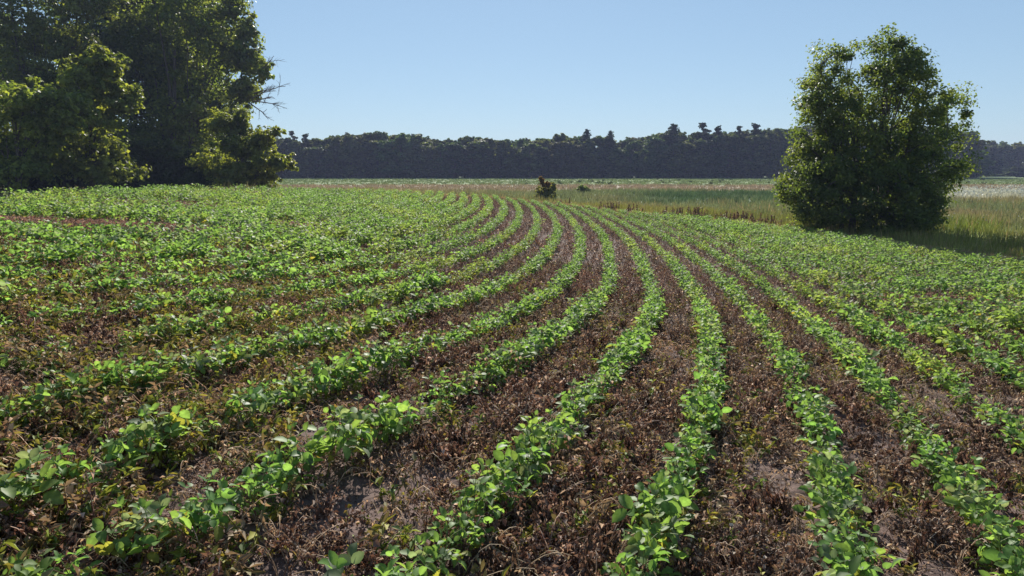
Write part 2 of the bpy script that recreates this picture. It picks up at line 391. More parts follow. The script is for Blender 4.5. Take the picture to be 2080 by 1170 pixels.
PSC = np.clip(PSC, .45, 1.4)
big = fbm(PX/3.3, PY/3.3, 55, 3)
# nearest plants in view, by depth from the camera: things of their own
zc = PY*cos(PITCH)+(CAM_Z-PZ)*sin(PITCH)
uu = PX/zc*F; vv = ((PY*sin(PITCH))-(CAM_Z-.12-PZ)*cos(PITCH))/zc*F
inview = (abs(uu) < 1040) & (vv > -590) & (vv < 600)
order = np.argsort(np.where(inview, zc, 1e9))
NIND = 300
ind = order[:NIND]; rest = np.ones(len(PX), bool); rest[ind] = False; rest = np.nonzero(rest)[0]

ORD = 'zero first second third fourth fifth sixth seventh eighth ninth tenth eleventh twelfth thirteenth fourteenth fifteenth sixteenth seventeenth eighteenth nineteenth'.split()
TENS = {2: 'twent', 3: 'thirt', 4: 'fort', 5: 'fift', 6: 'sixt', 7: 'sevent', 8: 'eight', 9: 'ninet'}
def ordinal(n):
    if n < 20: return ORD[n]
    if n % 10 == 0: return TENS[n//10]+'ieth'
    return TENS[n//10]+'y-'+ORD[n % 10]
ROWN = {0: ('up', 'the row starting in the bottom left corner'), 1: ('up', 'the row meeting the bottom edge left of centre'),
        2: ('up', 'the row meeting the bottom edge right of centre'), 3: ('up', 'the row meeting the bottom edge at far right'),
        4: ('up', 'the row starting in the bottom right corner'), 5: ('in', 'the lowest row leaving by the right edge'),
        6: ('in', 'the second lowest row leaving by the right edge'), 7: ('in', 'the third lowest row leaving by the right edge'),
        -1: ('in', 'the lowest row leaving by the left edge'), -2: ('in', 'the second lowest row leaving by the left edge'),
        -3: ('in', 'the third lowest row leaving by the left edge'), -4: ('in', 'the fourth lowest row leaving by the left edge'),
        -5: ('in', 'the fifth lowest row leaving by the left edge')}
NV = 14
protos = []
for k in range(NV):
    r = np.random.default_rng(500+k)
    st, lf = soy_plant(r, 0, r.uniform(.24, .31), int(r.integers(9, 13)))
    protos.append((st.mesh('soybean_stem', M_STEM), lf.mesh('soybean_foliage', M_SOY, True), st.arrays(), lf.arrays()))
cnt = {}
for n in sorted(ind, key=lambda n: (PI_[n], PS[n])):
    i = int(PI_[n]); cnt[i] = cnt.get(i, 0)+1
    k = int(rng.integers(NV)); me_s, me_f = protos[k][:2]
    root = empty('soybean_plant', (PX[n], PY[n], PZ[n]-.004))
    root.rotation_euler = (rng.normal(0, .09), rng.normal(0, .09), rng.uniform(0, 2*pi)); root.scale = (PSC[n],)*3
    d, rn = ROWN.get(i, ('in', 'an outer row'))
    tag(root, f'soybean plant, {ordinal(cnt[i])} {d} {rn}', 'soybean plant', 'green soybean plants in the nearest rows')
    link('stem', me_s, root); link('foliage', me_f, root)
# all further plants: one mass
mid = [p[3] for p in protos]; midst = [p[2] for p in protos]
farp = []
for k in range(8):
    r = np.random.default_rng(700+k); farp.append(soy_plant(r, 2, r.uniform(.24, .31), 8)[1].arrays())
def cmul(idx):
    a = (.86+.34*big[idx]*1.0)*rng.uniform(.82, 1.18, len(idx)); y = np.clip((fbm(PX[idx]/1.4, PY[idx]/1.4, 8, 3)-.52)*1.6, 0, .35)
    return np.stack([a*(1+y), a*(1+.25*y), a*(1-.2*y)], 1)
G = Geo()
near_r = rest[PY[rest] < 10.5]; far_r = rest[PY[rest] >= 10.5]
w = rng.integers(0, NV, len(near_r)); pz = np.stack([PX, PY, PZ], 1)
rz = rng.uniform(0, 2*pi, len(near_r)); sc = PSC[near_r]; cm = cmul(near_r)
scatter(G, mid, w, pz[near_r], rz, sc, cm)
w = rng.integers(0, 8, len(far_r))
scatter(G, farp, w, pz[far_r], rng.uniform(0, 2*pi, len(far_r)), PSC[far_r], cmul(far_r))
tag(G.build('soybean_crop', M_SOYF), 'green soybean rows curving away over the field behind the nearest plants', 'crop', kind='stuff')

# ---------------------------------------------------------------- dead weeds and litter between the rows
BR = np.array([[.092, .056, .047], [.135, .088, .074], [.23, .160, .132], [.54, .45, .38], [.055, .036, .032], [.150, .096, .068]])
def dead_weed(r, n=34, h=.12, green=.0):
    g = Geo()
    for k in range(int(r.integers(3, 6))):
        a = r.uniform(0, 2*pi); hh = h*r.uniform(.4, 1.15); rr = r.uniform(.02, .11); z = np.linspace(0, 1, 5)
        bend = r.uniform(.2, 1.1)
        p = np.stack([cos(a)*rr*z**1.2, sin(a)*rr*z**1.2, hh*(z*1.5-bend*z**2.4)], 1); p[:, 2] = np.maximum(p[:, 2], .004)
        tube(g, p, np.linspace(.0030, .0014, 5), BR[int(r.choice([1, 2, 3, 5]))], 3)
        for q in range(n//4):
            f = r.uniform(.25, 1); b = np.array([np.interp(f, z, p[:, i]) for i in range(3)])+r.normal(0, .012, 3)
            L = r.uniform(.012, .034); cc = BR[int(r.choice(6, p=[.24, .27, .2, .09, .1, .1]))]*r.uniform(.8, 1.25)
            if r.random() < green: cc = np.array([[.26, .25, .035], [.14, .19, .04], [.33, .28, .08]][int(r.integers(3))])
            b[2] = max(b[2], .006)
            g.add(place_leaf(L, L*r.uniform(.5, 1.1), LEAF4, b, r.uniform(0, 2*pi), r.normal(-.5, .6), r.normal(0, 1.0), r.uniform(1, 4)), cc, None, LEAF4_T)
    return g.arrays()
dw = [dead_weed(np.random.default_rng(900+k), 48, [.05, .08, .12, .18][k % 4]) for k in range(16)]
dwg = [dead_weed(np.random.default_rng(950+k), 44, [.06, .09, .13][k % 3], .45) for k in range(9)]
def straw_weed(r, pale):
    g = Geo()
    for k in range(int(r.integers(3, 8))):
        a = r.uniform(0, 2*pi); z = np.linspace(0, 1, 7); L = r.uniform(.10, .30); H = r.uniform(.03, .15)
        x0, y0 = r.normal(0, .05, 2); p = np.stack([x0+cos(a)*L*z, y0+sin(a)*L*z, .006+H*np.sin(z*pi*r.uniform(.55, 1.0))], 1)
        tube(g, p, np.linspace(.0026, .0012, 7), np.array([.40, .31, .22] if pale else [.14, .085, .055])*r.uniform(.7, 1.25), 3)
        n = 8; f = r.uniform(.2, 1, n)
        for q in f:
            b = np.array([np.interp(q, z, p[:, i]) for i in range(3)]); l = r.uniform(.012, .03)
            g.add(place_leaf(l, l*.5, LEAF4, b, r.uniform(0, 6.3), r.normal(-.8, .4), r.normal(0, 1), 2), (np.array([.42, .33, .24]) if pale else BR[int(r.integers(6))])*r.uniform(.7, 1.2), None, LEAF4_T)
    return g.arrays()
def upright_weed(r):
    g = Geo(); h = r.uniform(.14, .24); z = np.linspace(0, 1, 5)
    for k in range(int(r.integers(1, 4))):
        l = r.normal(0, .25, 2)*h; x0, y0 = r.normal(0, .02, 2); p = np.stack([x0+l[0]*z**2, y0+l[1]*z**2, h*(z-.12*z**3)], 1); tube(g, p, np.linspace(.0035, .0015, 5), (.11, .07, .045), 3)
        for q in range(22):
            f = r.uniform(.25, 1); b = np.array([np.interp(f, z, p[:, i]) for i in range(3)])+r.normal(0, .008, 3); L = r.uniform(.02, .05)
            g.add(place_leaf(L, L*.45, LEAF4, b, r.uniform(0, 6.3), r.normal(-1.1, .35), r.normal(0, .8), 2.5), BR[int(r.choice([0, 1, 4, 5, 2]))]*r.uniform(.6, 1.1), None, LEAF4_T)
    return g.arrays()
dws = [straw_weed(np.random.default_rng(930+k), k % 3 != 0) for k in range(9)]
dwu = [upright_weed(np.random.default_rng(945+k)) for k in range(8)]
def live_weed(r):
    g = Geo()
    for k in range(int(r.integers(3, 7))):
        a = r.uniform(0, 6.3); z = np.linspace(0, 1, 4); L = r.uniform(.05, .14); H = r.uniform(.05, .15); p = np.stack([cos(a)*L*z, sin(a)*L*z, H*z], 1)
        c0 = np.array([[.20, .25, .04], [.13, .20, .045], [.30, .29, .05], [.22, .19, .08], [.30, .22, .13]][int(r.integers(5))])
        tube(g, p, [.003, .0025, .002, .0015], c0*.9, 3)
        for q in range(11):
            f = r.uniform(.2, 1); b = np.array([np.interp(f, z, p[:, i]) for i in range(3)]); l = r.uniform(.02, .05)
            g.add(place_leaf(l, l*r.uniform(.4, .8), LEAF4, b, r.uniform(0, 6.3), r.normal(-.1, .6), r.normal(0, .7), 1.5), c0*r.uniform(.75, 1.3), None, LEAF4_T)
    return g.arrays()
dwl = [live_weed(np.random.default_rng(965+k)) for k in range(10)]
dwf = [dead_weed(np.random.default_rng(980+k), 12, .13) for k in range(8)]
def field_points(y0, y1, dens):
    area = (y1-y0)*(.86*(y0+y1)+1.6); n = int(area*dens)
    y = np.sqrt(rng.uniform(y0**2, y1**2, n)); x = rng.uniform(-1, 1, n)*(.84*y+.8)
    k = y < edge_y(x, y)-.2; return x[k], y[k]
def weed_layer(name, label, layers):
    G = Geo()
    for pr, y0, y1, dens, smin, smax, thr, seed, rowgap in layers:
        x, y = field_points(y0, y1, dens)
        nn = .6*fbm(x/.45, y/.45, seed, 4)+.4*fbm(x/1.9, y/1.9, seed+9, 2); k = nn > thr+.08*(rng.random(len(x))-.5)
        x, y = x[k], y[k]
        if rowgap:
            f = row_coord(x, y); f = abs(f-np.round(f)); k = rng.random(len(x)) < np.where(f < .17, rowgap, 1); x, y = x[k], y[k]
        z = ground_z(x, y); n = len(x)
        sc_ = rng.uniform(smin, smax, n); a = rng.uniform(.75, 1.3, n)
        hue = fbm(x/1.7, y/1.7, seed+3, 2)[:, None]
        cm = a[:, None]*lerp(np.array([1.12, .93, .86]), np.array([.92, 1.06, 1.0]), hue)
        scatter(G, pr, rng.integers(0, len(pr), n), np.stack([x, y, z], 1), rng.uniform(0, 2*pi, n), sc_, cm, .2)
    return tag(G.build(name, M_DEAD), label, 'weeds', kind='stuff')
weed_layer('dead_weeds', 'brown withered weeds matted over the soil between the crop rows', [
    (dw, 1.2, 4, 150, .6, 1.25, .49, 41, .6), (dw, 4, 8.5, 140, .7, 1.35, .46, 41, .6), (dwu, 1.2, 5, 26, .6, 1.1, .50, 43, .7), (dwu, 5, 12, 14, .7, 1.2, .46, 43, .5), (dws, 1.2, 4.5, 42, .6, 1.1, .36, 47, .8), (dws, 4.5, 10, 22, .8, 1.3, .36, 47, .6), (dwf, 8.5, 16, 85, .8, 1.5, .30, 41, .4), (dwf, 16, 48, 26, 1.1, 1.9, .28, 41, .15)])
weed_layer('yellowing_weeds', 'yellow green dying weeds scattered among the brown litter', [
    (dwg, 1.2, 5, 34, .6, 1.1, .48, 141, .8), (dwg, 5, 9, 22, .7, 1.2, .48, 141, .8), (dwg, 9, 20, 8, .9, 1.4, .48, 141, .5)])
def dead_patches():
    G = Geo()
    for X, Y, rx, ry, k in PATCH:
        n = int(rx*ry*3.2*170*k); d = rng.normal(0, .5, (n, 2)); x = X+d[:, 0]*rx; y = Y+d[:, 1]*ry
        scatter(G, dwu, rng.integers(0, 8, n), np.stack([x, y, ground_z(x, y)], 1), rng.uniform(0, 6.3, n), rng.uniform(.8, 1.3, n), rng.uniform(1.9, 3.4, n)[:, None]*np.array([1.05, 1.03, 1.0]), .25)
        scatter(G, dws, rng.integers(0, 9, n), np.stack([x[::-1]+.05, y[::-1], ground_z(x[::-1]+.05, y[::-1])], 1), rng.uniform(0, 6.3, n), rng.uniform(.9, 1.4, n), np.ones((n, 3)), .25)
    tag(G.build('withered_patch', M_DEAD), 'pinkish brown patches of withered plants in the left half of the field', 'weeds', kind='stuff')
dead_patches()
def extra_green():
    G = Geo(); x, y = field_points(1.3, 12, 150)
    f = np.maximum(sstep(.1, 1.8, -x-.12*y)*.95, .10)*(fbm(x/.4, y/.4, 222, 3) > .40); k = rng.random(len(x)) < f; x, y = x[k], y[k]; n = len(x)
    scatter(G, dwl, rng.integers(0, 10, n), np.stack([x, y, ground_z(x, y)], 1), rng.uniform(0, 6.3, n), rng.uniform(.7, 1.4, n), rng.uniform(.7, 1.15, n), .2)
    tag(G.build('weed_patch', M_DEAD), 'half green weeds crowding the sparse rows at near left', 'weeds', kind='stuff')
extra_green()
def litter():
    G = Geo()
    for y0, y1, dens, l0, l1 in ((1.2, 3.5, 2600, .006, .022), (3.5, 8, 900, .01, .03), (8, 18, 200, .02, .05)):
        x, y = field_points(y0, y1, dens); n = len(x)
        k = fbm(x/.4, y/.4, 61, 3) > rng.uniform(.28, .52, n); x, y = x[k], y[k]; n = len(x)
        L = rng.uniform(l0, l1, n); cc = BR[rng.choice(6, n, p=[.24, .28, .2, .10, .1, .08])]*rng.uniform(.8, 1.3, (n, 1))
        v = LEAF4[None]*np.stack([L, L*rng.uniform(.25, 1, n), L*rng.uniform(.5, 3, n)], 1)[:, None]
        p = rng.normal(0, .35, n)[:, None]; v = np.stack([v[..., 0]*np.cos(p)-v[..., 2]*np.sin(p), v[..., 1], v[..., 0]*np.sin(p)+v[..., 2]*np.cos(p)], -1)
        v = rot_z(v, rng.uniform(0, 6.3, n)[:, None]) + np.stack([x, y, ground_z(x, y)+rng.uniform(.002, .022, n)], 1)[:, None]
        t = LEAF4_T[None]+np.arange(n)[:, None, None]*4
        G.add(v.reshape(-1, 3), np.repeat(cc, 4, 0), None, t.reshape(-1, 3))
    tag(G.build('leaf_litter', M_DEAD), 'crumbled dry leaf litter lying on the bare soil', 'litter', kind='stuff')
litter()

# small single things on the near soil
def ground_leaf(px, py, L, c, name, label, cat):
    p = on_ground(px, py); g = Geo(); g.add(place_leaf(L, L*.8, LEAF8, np.array([0, 0, .012]), .2, .1, .1, 1.6), c, LEAF8_Q, LEAF8_T)
    tag(g.build(name, M_DEAD, None, p), label, cat)
ground_leaf(1112, 1033, .055, (.62, .17, .05), 'fallen_leaf', 'bright orange fallen leaf lying on bare soil between the two centre rows', 'leaf')
ground_leaf(1733, 800, .05, (.60, .30, .05), 'fallen_leaf', 'small yellow orange leaf on brown weeds beside the far right row', 'leaf')
def dry_stalk(a, b, label, r=.0045, lift=.03):
    A, B = on_ground(*a), on_ground(*b); n = 9; t = np.linspace(0, 1, n); p = A+(B-A)*t[:, None]
    p[:, 2] = ground_z(p[:, 0], p[:, 1])+.012+lift*np.sin(t*pi)*(.6+.4*np.sin(t*9)); p[:, 0] += .012*np.sin(t*7)
    g = Geo(); tube(g, p-A, np.linspace(r, r*.5, n), (.3, .25, .2), 5)
    tag(g.build('dry_stalk', M_DRY, None, A), label, 'dry stalk')
dry_stalk((1765, 1110), (1935, 1165), 'long pale dry stalk on the soil at bottom right')
dry_stalk((1780, 1135), (1880, 1150), 'short thin dry stalk beside the long pale stalk', .003, .01)
dry_stalk((1905, 1125), (1912, 1165), 'bleached upright straw bit by the end of the long stalk', .004, .05)
dry_stalk((1400, 825), (1450, 815), 'arched dry stem lying right of the centre row', .003, .06)
dry_stalk((1262, 880), (1300, 912), 'thin bent dry stem on soil between centre rows', .003, .03)
def grass_seedling(px, py, label, n=5, h=.13, c=(.33, .33, .06)):
    p = on_ground(px, py); g = Geo()
    for k in range(n):
        a = rng.uniform(0, 6.3); z = np.linspace(0, 1, 5); hh = h*rng.uniform(.6, 1.1); o = .05*z**1.6
        q = np.stack([cos(a)*o, sin(a)*o, hh*z], 1); w = np.array([-sin(a), cos(a), 0])*.0045
        v = np.concatenate([q-w*(1-z*.95)[:, None], q+w*(1-z*.95)[:, None]]); i = np.arange(4)
        g.add(v, np.array(c)*rng.uniform(.8, 1.2), np.stack([i, i+1, i+6, i+5], 1))
    tag(g.build('grass_seedling', M_STEM, None, p), label, 'grass seedling')
grass_seedling(1236, 1020, 'yellow green grass seedling on bare soil left of the centre row')
grass_seedling(846, 1015, 'pale yellow seedling among dead weeds at the foot of left centre row', 4, .09, (.38, .33, .07))
def seed_fluff(px, py):
    p = on_ground(px, py); g = Geo()
    for k in range(70):
        d = rng.normal(0, 1, 3); d /= np.linalg.norm(d); d[2] = abs(d[2])
        g.add(place_leaf(.018, .006, LEAF4, d*rng.uniform(.005, .026)+[0, 0, .012], rng.uniform(0, 6.3), rng.uniform(-1, 1.4), 0), np.array([.55, .5, .42])*rng.uniform(.8, 1.2), None, LEAF4_T)
    tag(g.build('seed_fluff', M_DEAD, None, p), 'small whitish tuft of dry fluff on soil near bottom right', 'dry tuft')
seed_fluff(1884, 1080)

# ---------------------------------------------------------------- trees
def leaf_cloud(g, ctr, nrm, L, cols, r, droop=.3):
    """irregular folded leaf cards at ctr, facing nrm"""
    n = len(ctr)
    d = r.normal(0, 1, (n, 3)); d[:, 2] -= droop*1.2
    d -= nrm*(d*nrm).sum(1, keepdims=True); d /= np.linalg.norm(d, axis=1, keepdims=True)+1e-9
    b = np.cross(nrm, d); W = L*r.uniform(.35, .6, n)
    e1 = r.uniform(.3, .6, n)[:, None]; e2 = r.uniform(.3, .6, n)[:, None]; f = (L*r.uniform(.05, .25, n))[:, None]
    L = L[:, None]; W = W[:, None]
    v = np.stack([ctr-d*L*.5, ctr-d*L*.5+d*L*e1+b*W+nrm*f, ctr+d*L*.5, ctr-d*L*.5+d*L*e2-b*W+nrm*f], 1)
    t = LEAF4_T[None]+np.arange(n)[:, None, None]*4
    g.add(v.reshape(-1, 3), np.repeat(cols, 4, 0), None, t.reshape(-1, 3))
def fill_lobes(g, lobes, L0, L1, per, c0, c1, r, subs=1.0, droop=.3, flat=.62):
    """leaves in small boughs spread over each lobe, with gaps between the boughs; returns bough centres"""
    tips = []
    for lb in lobes:
        c = np.array(lb[:3]); rad = np.array(lb[3:6]); m = float(np.mean(rad)); dens = lb[6] if len(lb) > 6 else 1.0
        ns = max(5, int(subs*lb[7] if len(lb) > 7 else subs*36))
        for k in range(ns):
            d = r.normal(0, 1, 3); d /= np.linalg.norm(d); d[2] = d[2]*.9+.12
            q = c+d*rad*r.uniform(.3, 1.05); sr = m*r.uniform(.17, .36); tips.append(q)
            n = int(per*.62*dens*r.uniform(.5, 1.4))
            o = r.normal(0, 1, (n, 3)); o /= np.linalg.norm(o, axis=1, keepdims=True); o *= (r.random((n, 1))**.45)*np.where(r.random((n, 1)) < .12, 1.45, 1.0)
            o[:, 2] *= flat; pos = q+o*sr
            pos[:, 2] -= droop*.35*sr*(o[:, 0]**2+o[:, 1]**2)
            nr = o*.7+d*.5+np.array([0, 0, .55])+r.normal(0, .55, (n, 3)); nr /= np.linalg.norm(nr, axis=1, keepdims=True)
            tint = r.uniform(0, 1); cc = lerp(np.array(c0), np.array(c1), tint)*r.uniform(.75, 1.25, (n, 1))
            leaf_cloud(g, pos, nr, r.uniform(L0, L1, n), cc, r, droop)
    return np.array(tips)
def limbs(g, base, forks, lobes, r0, r, twigs=None):
    top = np.mean([l[:3] for l in lobes], 0)
    for b in forks:
        B = base+np.array([b[0], b[1], 0.]); k = 7; t = np.linspace(0, 1, k)
        T = np.array([lerp(B[0], top[0]+b[0]*2, .6), lerp(B[1], top[1]+b[1]*2, .6), b[2]])
        p = B+(T-B)*t[:, None]+np.stack([np.sin(t*4+b[0])*.12, np.cos(t*3+b[1])*.12, t*0], 1)*b[2]*.12
        p[0, 2] -= .15
        tube(g, p, np.linspace(b[3], b[3]*.3, k)*np.array([1.25]+[1]*(k-1)), (.1, .1, .1), 8)
    for lb in lobes:
        c = np.array(lb[:3]); bb = forks[int(np.argmin([(base[0]+f[0]*2.5-c[0])**2+(base[1]+f[1]*2.5-c[1])**2 for f in forks]))]
        B = base+np.array([bb[0], bb[1], 0.]); f = r.uniform(.35, .75)
        s = B+(np.array([lerp(B[0], top[0]+bb[0]*2, .6), lerp(B[1], top[1]+bb[1]*2, .6), bb[2]])-B)*f*min(1, max(.25, (c[2]-B[2])/(bb[2]-B[2]+1e-6)))
        t = np.linspace(0, 1, 6); p = s+(c-s)*t[:, None]; p[:, 2] += .12*np.linalg.norm(c-s)*np.sin(t*pi)
        tube(g, p, np.linspace(bb[3]*.38, .02, 6), (.1, .1, .1), 5)
    if twigs is not None:
        L = np.array([l[:3] for l in lobes])
        for q in twigs:
            c = L[((L-q)**2).sum(1).argmin()]; t = np.linspace(0, 1, 4); p = c+(q-c)*t[:, None]; p[:, 2] += .1*np.sin(t*pi)
            tube(g, p, [.022, .017, .012, .006], (.1, .1, .1), 3)
def px_lobes(L, dist, r, depth=2.0, dmul=1.0):
    """outline lobes measured in the photograph, set out round a trunk at a real distance with real depth"""
    out = []
    for l in L:
        px, py, rx, ry = l[:4]; dd = l[4] if len(l) > 4 else r.uniform(-depth, depth)
        c = at(px, py, dist+dd); k = (dist+dd)/F
        out.append((*c, rx*k, max(rx, ry)*k*dmul, ry*k, l[5] if len(l) > 5 else 1.0))
    return out
def tree(name, label, cat, base_px, dist, lobes_px, forks, leafL, per, c0, c1, seed, depth=2.0, subs=1.0, group=None, twig=True, mat=None, back=True, droop=.3):
    r = np.random.default_rng(seed); bx = (base_px-1040)/F*dist; base = np.array([bx, dist, gz(bx, dist)])
    lobes = px_lobes(lobes_px, dist, r, depth)
    if back:
        lobes += [(l[0]+r.normal(0, .6), dist+depth*r.uniform(.6, 1.5), l[2]-r.uniform(0, .5), l[3]*.9, l[4], l[5]*.9, .7) for l in lobes[::2]]
    rel = [(l[0]-base[0], l[1]-base[1], l[2]-base[2])+tuple(l[3:]) for l in lobes]
    root = empty(name, base); g = Geo()
    tips = fill_lobes(g, rel, leafL[0], leafL[1], per, c0, c1, r, subs, droop)
    t = Geo(); limbs(t, np.zeros(3), forks, rel, forks[0][3], r, tips[::2] if twig else None)
    t.build('trunk', M_BARK, root, smooth=True); g.build('crown', mat or M_TREE, root)
    return tag(root, label, cat, group)

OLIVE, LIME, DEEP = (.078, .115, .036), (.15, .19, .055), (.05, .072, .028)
# the round tree by the field's right edge: small boughs all round an uneven conical crown
def round_tree():
    D = 33.0; r = np.random.default_rng(21); k = D/F
    EVL = np.array([(48, 1780, 1800), (80, 1756, 1828), (105, 1680, 1850), (130, 1652, 1866), (155, 1638, 1880), (185, 1626, 1896), (205, 1620, 1912), (260, 1624, 1925), (300, 1618, 1938), (340, 1608, 1940), (375, 1590, 1928), (405, 1574, 1918), (435, 1592, 1908), (462, 1612, 1905)], float)
    base = np.array([(1757-1040)/F*D, D, 0.]); base[2] = gz(base[0], D)
    root = empty('round_tree', base); g = Geo(); bo = []
    n = 0
    while n < 800:
        py = r.uniform(64, 462); l = np.interp(py, EVL[:, 0], EVL[:, 1]); q = np.interp(py, EVL[:, 0], EVL[:, 2]); hw = (q-l)/2
        if r.random() > hw/175: continue
        th = r.uniform(0, 2*pi); rad = r.uniform(.12, 1.0)**.5*(.90+.16*vnoise(np.array(th*1.6), np.array(py/38.), 5))
        x = (l+q)/2+hw*rad*cos(th); dd = hw*k*.85*rad*sin(th); p = at(x, py, D)+[0, dd, 0]
        if (vnoise(np.array(p[0]*.9), np.array(p[2]*.9+p[1]*.5), 17) < .27 and py < 330) or (1702 < x < 1738 and py < 135): continue
        bo.append((p[0]-base[0], p[1]-base[1], p[2]-base[2], .62, .62, .42)); n += 1
    for px, py, dd in ((1925, 205, .6), (1922, 250, .4), (1935, 270, .3), (1974, 205, .5), (1972, 235, .3), (1945, 190, .8), (1958, 205, .5), (1962, 230, 0), (1950, 215, 1.4), (1965, 255, .2), (1940, 240, .8), (1970, 180, .6), (1955, 280, -.2), (1930, 205, 0), (1946, 300, 0), (1662, 98, 0), (1672, 112, .4)):
        p = at(px, py, D)+[0, dd, 0]; bo.append((p[0]-base[0], p[1]-base[1], p[2]-base[2], .5, .5, .4))
    for p in bo:
        c = np.array(p[:3]); out = c-np.array([0, 0, 4.]); out /= np.linalg.norm(out); m = int(r.uniform(90, 170)); sr = r.uniform(.28, .75)
        o = r.normal(0, 1, (m, 3)); o /= np.linalg.norm(o, axis=1, keepdims=True); o *= r.random((m, 1))**.5*np.where(r.random((m, 1)) < .10, 1.5, 1.); o[:, 2] *= .7
        pos = c+o*sr; nr = o*.6+out*.4+[0, 0, .45]+r.normal(0, .6, (m, 3)); nr /= np.linalg.norm(nr, axis=1, keepdims=True)
        cc = lerp(np.array([.062, .098, .035]), np.array([.130, .165, .052]), r.random())*r.uniform(.75, 1.25, (m, 1))
        leaf_cloud(g, pos, nr, r.uniform(.06, .15, m), cc, r, .5)
    t = Geo(); F5 = [(-.5, .1, 6.2, .16), (.4, .3, 7.6, .18), (1.0, -.3, 5.2, .13), (-1.2, -.4, 4.0, .11), (.1, -.6, 5.4, .12)]
    limbs(t, np.zeros(3), F5, bo[::7], .16, r, np.array([p[:3] for p in bo[1::3]]))
    t.build('trunk', M_BARK, root, smooth=True); g.build('crown', M_TREE, root)
    tag(root, 'broad bushy tree standing alone at the right edge of the crop', 'tree')
round_tree()
# the wood edge on the left
tree('tall_tree', 'tallest dark tree filling the top left corner', 'tree', 70, 84, [
    (60, -50, 120, 70), (165, 5, 62, 55), (205, -25, 40, 45), (100, 60, 90, 60), (20, 60, 80, 80), (-60, 30, 90, 90), (150, 95, 60, 50), (60, 150, 90, 60), (-50, 160, 90, 80),
    (140, 180, 60, 60), (100, 240, 80, 60), (50, 310, 110, 60), (-60, 270, 90, 80), (0, -120, 130, 60)], [(0, 0, 17, .42), (.8, .3, 12, .2)], (.26, .50), 70, OLIVE, LIME, 31, 3.0, 1.2, 'trees of the left wood edge')
tree('drooping_tree', 'small rounded tree at the left edge with sunlit drooping leaves', 'tree', 40, 52, [
    (60, 195, 55, 38), (20, 220, 60, 55), (115, 215, 42, 42), (135, 250, 24, 36), (65, 270, 75, 50), (0, 290, 70, 50), (85, 320, 60, 32), (-60, 230, 70, 75), (-50, 320, 80, 55), (30, 350, 85, 30)],
    [(0, 0, 6.5, .22), (-.7, .2, 5.5, .16)], (.20, .36), 50, (.09, .135, .038), (.18, .22, .06), 32, 1.8, 1.2, 'trees of the left wood edge', droop=.8)
tree('leaning_tree', 'slim tree with hanging boughs between the left corner and the tall right tree', 'tree', 190, 57, [
    (195, 120, 34, 30), (215, 158, 38, 40), (245, 200, 22, 42), (180, 180, 45, 50), (150, 150, 35, 35), (190, 235, 55, 48), (150, 300, 60, 55), (215, 300, 55, 55), (185, 345, 70, 28)],
    [(0, 0, 10, .24)], (.20, .38), 52, (.09, .13, .036), (.18, .215, .06), 33, 1.8, 1.2, 'trees of the left wood edge', droop=.9)
tree('spreading_tree', 'big spreading tree with a ragged right side against the sky', 'tree', 345, 90, [
    (300, -50, 90, 60), (410, -60, 80, 50), (380, 25, 80, 60), (468, 12, 40, 42), (440, 80, 60, 60), (498, 62, 28, 38), (495, 120, 38, 45), (532, 145, 22, 30, 0, .7), (300, 60, 80, 70), (250, 110, 50, 60),
    (340, 130, 80, 60), (430, 170, 70, 60), (495, 185, 34, 34), (300, 210, 80, 70), (390, 235, 80, 55), (455, 240, 46, 45), (330, 300, 90, 60), (415, 315, 80, 50), (260, 300, 60, 70)],
    [(0, 0, 18, .5), (1.6, .4, 12, .26), (-1.2, .5, 13, .26)], (.26, .50), 70, (.075, .113, .036), (.15, .185, .055), 34, 3.0, 1.2, 'trees of the left wood edge')
tree('edge_tree', 'low yellow green tree at the right end of the left wood', 'tree', 490, 66, [
    (470, 300, 40, 34), (445, 255, 40, 30), (480, 245, 30, 24), (510, 300, 40, 34), (548, 328, 28, 24), (568, 334, 13, 13), (480, 342, 55, 24), (522, 345, 36, 18), (440, 335, 48, 32), (485, 272, 26, 20), (540, 272, 24, 16, 0, .28), (562, 268, 16, 14, 0, .22), (530, 285, 20, 14, 0, .4), (540, 355, 22, 12), (470, 366, 50, 16), (525, 364, 40, 12)],
    [(0, 0, 4.5, .18), (.9, 0, 3.6, .12)], (.18, .34), 58, (.09, .13, .036), (.18, .21, .058), 35, 1.6, 1.2, 'trees of the left wood edge')
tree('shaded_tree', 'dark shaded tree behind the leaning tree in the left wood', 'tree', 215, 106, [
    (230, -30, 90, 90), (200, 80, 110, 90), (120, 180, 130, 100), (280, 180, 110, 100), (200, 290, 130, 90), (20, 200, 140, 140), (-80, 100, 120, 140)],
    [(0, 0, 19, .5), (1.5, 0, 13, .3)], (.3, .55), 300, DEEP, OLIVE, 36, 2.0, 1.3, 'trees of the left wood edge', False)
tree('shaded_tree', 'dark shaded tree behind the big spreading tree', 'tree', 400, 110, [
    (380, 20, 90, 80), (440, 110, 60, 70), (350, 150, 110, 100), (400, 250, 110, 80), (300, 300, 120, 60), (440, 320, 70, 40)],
    [(0, 0, 17, .5), (1.5, 0, 12, .3)], (.3, .55), 300, DEEP, OLIVE, 37, 2.0, 1.3, 'trees of the left wood edge', False)
